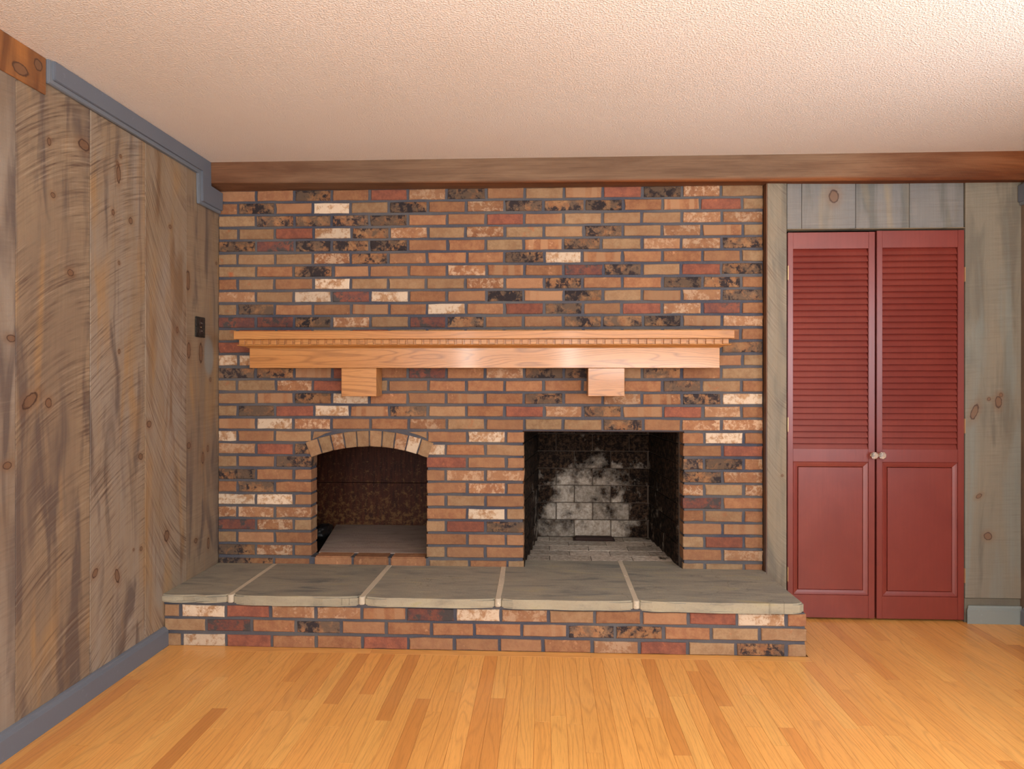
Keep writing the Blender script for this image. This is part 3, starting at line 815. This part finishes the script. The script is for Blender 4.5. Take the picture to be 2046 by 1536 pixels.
# ================================================================== FIREBOX
YK = 4.405
BX0, BX1 = FX(1075, YK), FX(1297, YK)
FB = tag(empty('firebox', ((F0 + F1) / 2, 4.05, ZH)), 'soot-blackened firebrick firebox in the brick wall', 'fireplace')
JY = YJ + .001
fx0, fx1 = F0 - .003, F1 - .012
bm = bmesh.new()   # shell behind the firebricks
prism(bm, [(fx0 - .05, JY), (BX0 - .05, YK + .05), (BX1 + .05, YK + .05), (fx1 + .06, JY), (fx1 + .008, JY), (BX1 + .002, YK + .004), (BX0 - .002, YK + .004), (fx0 - .008, JY)], 0.0, 1.5, 'Z')
child('joint_shell', bm, FJOINT, FB)
child('smoke_chamber', bbox(F0 - .1, F1 + .1, JY, YK + .05, 1.5, 1.52), GAP, FB)
child('hearth_bed', bbox(F0 - .02, F1 + .02, YSB + .002, YK + .05, ZH - .06, ZH - .006), FJOINT, FB)
child('lintel', bbox(F0 - .006, F1 + .006, YB + .012, YB + .09, ZF - .002, ZF + .0035), IRON, FB)
BH, BW = .1075, .2275
k = 0; z = ZH
while z < 1.12:
    off = 0 if k % 2 == 0 else -BW / 2
    x = BX0 + off
    while x < BX1 - .02:
        a, b = max(x, BX0), min(x + BW, BX1)
        if b - a > .03:
            child('firebrick', bbox(a + .0022, b - .0022, YK - .003 + rng.uniform(-.002, .002), YK + .02, z + .0022, z + BH - .0022, .003), FIRE, FB)
        x += BW
    for side in (0, 1):
        p0 = Vector((fx0, JY)) if side == 0 else Vector((fx1, JY)); p1 = Vector((BX0, YK)) if side == 0 else Vector((BX1, YK))
        L = (p1 - p0).length; d = (p1 - p0).normalized(); nrm = Vector((d.y, -d.x)) * (1 if side == 0 else -1)
        s = L
        t0 = L + (0 if k % 2 else BW / 2)
        while t0 > .02:
            b_, a_ = min(t0, L), max(t0 - BW, 0)
            if b_ - a_ > .03:
                bm = bmesh.new()
                q0 = p0 + d * (a_ + .0022); q1 = p0 + d * (b_ - .0022)
                pr = .003
                pts = [tuple(q0 + nrm * pr), tuple(q1 + nrm * pr), tuple(q1 - nrm * .02), tuple(q0 - nrm * .02)]
                prism(bm, pts, z + .0022, z + BH - .0022, 'Z'); bevel(bm, .003)
                child('firebrick', bm, FIRE, FB)
            t0 -= BW
    z += BH; k += 1
y = YK; k = 0
while y > YSB + .01:
    y1 = max(YSB + .002, y - .1143)
    x = F0 - .09 - (BW / 2 if k % 2 else 0)
    while x < F1:
        t_ = ((y + y1) / 2 - JY) / (YK - JY)
        lo_, hi_ = lerp(F0, BX0, max(0, t_)) - .0, lerp(F1 - .012, BX1, max(0, t_)) + .0
        a, b = max(x, lo_), min(x + BW, hi_)
        if b - a > .02:
            child('floor_brick', bbox(a + .0015, b - .0015, y1 + .0015, y - .0015, ZH - .03, ZH - .0015 + rng.uniform(-.001, .001), .0015), FIREF, FB)
        x += BW
    y = y1; k += 1
# ash dump
ax0, ax1 = FX(1147, YK), FX(1223, YK)
ad = tag(empty('ash_dump_cover', ((ax0 + ax1) / 2, YK - .07, ZH)), 'small rusty iron ash dump cover at the back of the firebox floor', 'cover')
child('frame', bbox(ax0 - .008, ax1 + .008, YK - .115, YK - .02, ZH + .0005, ZH + .005, .001), IRON, ad)
child('lid', bbox(ax0 + .004, ax1 - .004, YK - .105, YK - .03, ZH + .0055, ZH + .016, .003, 2), IRON, ad)

# ================================================================== WOOD NICHE
YNB = 4.50
NX = tag(empty('wood_niche', (AC, 4.1, ZS)), 'arched firewood niche lined with dark reddish wood', 'niche')
nx0, nx1 = A0 - .30, A1 + .14
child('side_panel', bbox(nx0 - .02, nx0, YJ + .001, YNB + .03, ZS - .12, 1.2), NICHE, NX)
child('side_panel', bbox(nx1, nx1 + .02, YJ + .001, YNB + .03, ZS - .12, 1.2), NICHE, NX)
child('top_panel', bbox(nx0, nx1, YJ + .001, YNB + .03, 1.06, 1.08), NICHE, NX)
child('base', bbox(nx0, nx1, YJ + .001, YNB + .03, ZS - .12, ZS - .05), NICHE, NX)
zsm = FZ(964, YNB, 740)
child('back_board', bbox(nx0, nx1, YNB, YNB + .02, zsm + .0015, 1.06, .001), DWOOD, NX)
child('back_board', bbox(nx0, nx1, YNB, YNB + .02, ZS - .05, zsm - .0015, .001), DWOOD, NX)
child('light_block_backing', bbox(nx0 - .02, nx1 + .02, YNB + .0205, YNB + .03, ZS - .12, 1.08), GAP, NX)  # unseen sheet added to block light leaking through the board seam
bm = bmesh.new()
xf0 = FX(638, YJ); xfb = FX(672, YNB)
prism(bm, [(xf0, YB + .0915), (A1 - .001, YB + .0915), (A1 - .001, YJ + .002), (nx1 - .001, YJ + .002), (nx1 - .001, YNB - .002), (xfb, YNB - .002)], ZS - .028, ZS - .001, 'Z'); bevel(bm, .001)
child('slate_floor', bm, SLATE, NX)
bm = bmesh.new(); bmesh.ops.create_icosphere(bm, subdivisions=3, radius=1)
from mathutils import noise as mn
lx, ly = FX(652, 4.28), 4.28
for v in bm.verts:
    nrm = v.co.normalized(); s_ = 1 + .25 * mn.noise(nrm * 1.7)
    v.co = Vector((nrm.x * .052 * s_, nrm.y * .10 * s_, nrm.z * .045 * s_))
lump = obj('dark_lump', bm, BLACK, None, (lx - .015, ly, ZS - .05 + .055))
tag(lump, 'black rounded lump lying at the left end of the niche floor', 'stone')

# ================================================================== MANTEL
YFA = YB - .14                                # face of the mantel board
M0 = F(466.5, 665, YB - .225); M1 = F(1468, 656, YB - .225)
mx0, mx1 = M0[0], M1[0]
MT = empty('mantel_shelf', ((mx0 + mx1) / 2, YB, 1.3))
tag(MT, 'golden oak mantel shelf with dentil moulding and two brackets', 'mantel')
zt0 = (FZ(664, YB - .225, 470) + FZ(656, YB - .225, 1460)) / 2
zt1 = (FZ(681, YB - .225, 470) + FZ(672, YB - .225, 1460)) / 2
bm = bbox(mx0, mx1, YB - .225, YB - .003, zt1, zt0, .002)
child('shelf_board', bm, MANTEL, MT)
dy = YB - .195
dx0, dx1 = FX(477.5, dy), FX(1456, dy)
zd0 = zt1; zd1 = (FZ(690.5, dy, 480) + FZ(685, dy, 1450)) / 2
child('dentil_backing', bbox(dx0 + .012, dx1 - .012, dy + .012, YB - .003, zd1 + .0005, zd0), MANTEL, MT)
fx0_, fx1_ = FX(498.5, YFA), FX(1438, YFA)
zf1 = (FZ(737, YFA, 500) + FZ(733, YFA, 1430)) / 2
nd = 60; pitch = (dx1 - dx0 - .028) / (nd - 1)
dm = bmesh.new(); box(dm, 0, .028, 0, .0135, zd1 + .001, zd0 - .0005); bevel(dm, .0008)
dme = bpy.data.meshes.new('dentil'); dm.to_mesh(dme); dm.free(); dme.materials.append(MANTEL)
for i in range(nd):
    obj('dentil', dme, None, MT, (dx0 + i * pitch - MT.location.x, dy - MT.location.y, -MT.location.z))
sm_ = bmesh.new(); box(sm_, 0, pitch - .028, .006, .0135, (zd0 + zd1) / 2 + .004, zd0 - .001)
sme = bpy.data.meshes.new('dentil_step'); sm_.to_mesh(sme); sm_.free(); sme.materials.append(MANTEL)
for i in range(nd - 1):
    obj('dentil_step', sme, None, MT, (dx0 + i * pitch + .028 - MT.location.x, dy - MT.location.y, -MT.location.z))
for side in (0, 1):                           # dentils of the two returns
    for j in range(4):
        bm = bbox(0, .0135, 0, .028, zd1 + .001, zd0 - .0005, .0008)
        xx = dx0 if side == 0 else dx1 - .0135
        obj('dentil', bm, MANTEL, MT, (xx - MT.location.x, dy + (j + 1) * pitch - MT.location.y, -MT.location.z))
# cove between dentils and the face board, with returns
zc0 = zd1; zc1 = zd1 - .016
def cove_ring(o, z): return [(fx0_ - o, YB - .003, z), (fx0_ - o, YFA - o, z), (fx1_ + o, YFA - o, z), (fx1_ + o, YB - .003, z)]
bm = bmesh.new(); prev = None
for o_, zz in ((.047, zc0), (.044, zc0 - .004), (.030, zc0 - .007), (.014, zc0 - .010), (.006, zc0 - .014), (.004, zc1)):
    cur = [bm.verts.new(p) for p in cove_ring(o_, zz)]
    if prev:
        for i in range(3): bm.faces.new((prev[i], prev[i+1], cur[i+1], cur[i]))
        bm.faces.new((prev[3], prev[0], cur[0], cur[3]))
    else: bm.faces.new(cur)
    prev = cur
bm.faces.new(prev)
child('cove_moulding', bm, MANTEL, MT)
MANTF = oak('golden_oak_face', 0, srgb(194,138,80), srgb(180,122,66), srgb(116,72,40), .32, coat=.3, seed=8.5, cath=1.6, gr=.5)
child('face_board', bbox(fx0_, fx1_, YFA, YB - .003, zf1, zc1 + .001, .0015), MANTF, MT)
for a, b in ((682, 752), (1175, 1248)):
    yb_ = YFA + .012
    zb_ = FZ(791.5, yb_, (a + b) / 2)
    child('bracket', bbox(FX(a, yb_), FX(b, yb_), yb_, YB - .003, zb_, zf1 - .0005, .0015), MANTF, MT)

# ================================================================== OUTLET
oy0, oz1 = S(391, 631.5, XL + .004); oy1, oz0 = S(409, 675, XL + .004)
OP = tag(empty('outlet_plate', (XL + .0, (oy0 + oy1) / 2, (oz0 + oz1) / 2)), 'black marbled electrical outlet plate on the left board wall', 'outlet')
child('plate', bbox(XL + .0005, XL + .007, oy0, oy1, oz0, oz1, .002, 2), OUTM, OP)
oc = (oy0 + oy1) / 2; oz = (oz0 + oz1) / 2
for s_ in (-1, 1):
    bm = bmesh.new()
    bmesh.ops.create_cone(bm, cap_ends=True, segments=20, radius1=.017, radius2=.016, depth=.004, matrix=Matrix.Translation((XL + .0085, oc, oz + s_ * .02)) @ Matrix.Rotation(math.pi/2, 4, 'Y'))
    rc = child('receptacle', bm, IRON, OP)
    for t_ in (-1, 1):
        child('slot', bbox(XL + .0101, XL + .0112, oc + t_ * .006 - .001, oc + t_ * .006 + .001, oz + s_ * .02 - .003, oz + s_ * .02 + .004), GLASS, rc)
bm = bmesh.new(); bmesh.ops.create_uvsphere(bm, u_segments=10, v_segments=6, radius=.003, matrix=Matrix.Translation((XL + .0075, oc, oz)))
child('screw', bm, BRASS, OP)

# ================================================================== CLOSET DOORS
def leaf(name, label, x0, x1, xs0, xs1, pz, ytop, hinge_px, knob_px, seed):
    ys = YD + .004                           # face of the leaf
    th = .028
    zb_, zt_ = .012, FZ(ytop, YD, 1750)
    D = tag(empty(name, ((x0 + x1) / 2, ys, 0)), label, 'door', 'structure')
    child('stile', bbox(x0, xs0, ys, ys + th, zb_, zt_, .0015, 2), RED, D)
    child('stile', bbox(xs1, x1, ys, ys + th, zb_, zt_, .0015, 2), RED, D)
    ztr, zl1, zl0, zbr = [FZ(p, ys, 1750) for p in pz]
    child('top_rail', bbox(xs0, xs1, ys + .0015, ys + th, ztr, zt_, .001), RED, D)
    child('lock_rail', bbox(xs0, xs1, ys + .0015, ys + th, zl0, zl1, .001), RED, D)
    child('bottom_rail', bbox(xs0, xs1, ys + .0015, ys + th, zb_, zbr, .001), RED, D)
    # raised panel: outer moulding frame and inner field
    px0, px1, pz0, pz1 = xs0 + .0005, xs1 - .0005, zbr + .0005, zl0 - .0005
    bm = bmesh.new()
    def rect(i, y): return [bm.verts.new(p) for p in ((px0 + i, y, pz0 + i), (px1 - i, y, pz0 + i), (px1 - i, y, pz1 - i), (px0 + i, y, pz1 - i))]
    rr = [rect(0, ys + .004), rect(.003, ys + .0015), rect(.012, ys + .003), rect(.024, ys + .006), rect(.026, ys + .010), rect(.026, ys + .02)]
    for a, b in zip(rr, rr[1:]):
        for i in range(4): bm.faces.new((a[i], a[(i+1) % 4], b[(i+1) % 4], b[i]))
    child('panel_moulding', bm, RED, D)
    child('panel', bbox(px0 + .0272, px1 - .0272, ys + .004, ys + .018, pz0 + .0272, pz1 - .0272, .0015), RED, D)
    child('backing', bbox(px0, px1, ys + .0205, ys + .024, pz0, pz1), RED, D)
    # slats
    n = 33; pt = (ztr - zl1) / n
    bm = bmesh.new()
    d = Vector((0, .020, pt * 1.35)); d.normalize()   # slat runs back and up
    L = math.hypot(.021, pt * 1.38)
    c0 = Vector((0, .003, 0))
    nrm = Vector((0, -d.z, d.y)) * .0055
    w2 = (xs1 - xs0) / 2 - .0006
    P0 = c0; P1 = c0 + d * L; P2 = P1 + nrm * -1; P3 = P0 - nrm
    A = [bm.verts.new((-w2, p.y, p.z)) for p in (P0, P1, P2, P3)]; B = [bm.verts.new((w2, p.y, p.z)) for p in (P0, P1, P2, P3)]
    bm.faces.new(A); bm.faces.new(B)
    for i in range(4): bm.faces.new((A[i], A[(i+1) % 4], B[(i+1) % 4], B[i]))
    bmesh.ops.recalc_face_normals(bm, faces=bm.faces); bevel(bm, .0012, 2)
    me = bpy.data.meshes.new('slat'); bm.to_mesh(me); bm.free(); me.materials.append(RED)
    for i in range(n):
        obj('slat', me, None, D, ((xs0 + xs1) / 2 - D.location.x, 0, zl1 + (i - .15) * pt + .002))
    # hinges
    for hy in (545, 848, 1147):
        hz = FZ(hy + (0 if hinge_px < 1700 else 3), YD, hinge_px)
        hx_ = x0 - .001 if hinge_px < 1700 else x1 + .001
        h = child('hinge', bbox(hx_ - .002, hx_ + .003, YD - .003, YD + .008, hz - .037, hz + .037, .0008), BRASS, D)
        h['label'] = 'brass hinge'
    # knob: stem, rosette, faceted glass
    kx_, kz_ = F(knob_px, 910, ys - .03)
    kb = empty('knob'); kb.parent = D; kb.location = (kx_ - D.location.x, -.0, kz_)
    kb['label'] = 'faceted clear glass knob'
    def turned(nm, prof, seg, mat, smooth=False):
        bm = bmesh.new(); prev = None
        for y_, r_ in prof:
            cur = [bm.verts.new((r_ * math.cos(2*math.pi*i/seg + .3), -y_, r_ * math.sin(2*math.pi*i/seg + .3))) for i in range(seg)]
            if prev:
                for i in range(seg): bm.faces.new((prev[i], prev[(i+1) % seg], cur[(i+1) % seg], cur[i]))
            else: bm.faces.new(cur)
            prev = cur
        bm.faces.new(prev); return obj(nm, bm, mat, kb, smooth=smooth)
    turned('rosette', ((0.0, .011), (.003, .011), (.004, .006), (.012, .006)), 18, BRASS)
    turned('glass_head', ((.012, .008), (.016, .013), (.024, .0185), (.030, .0185), (.036, .013), (.038, .006)), 8, GLASS)
    return D
YS = YD + .004
leaf('door_1', 'left barn-red louvred closet door leaf', FX(1574, YS), FX(1748, YS), FX(1584.5, YS), FX(1735.5, YS), (496, 897, 923, 1190), 462.5, 1573, 1748, 1)
leaf('door_2', 'right barn-red louvred closet door leaf', FX(1752, YS), FX(1926.5, YS), FX(1763, YS), FX(1914, YS), (495, 897, 923, 1191), 460.5, 1928, 1764, 2)
# threshold shadow inside the closet is real depth: the floor strips run on under the doors
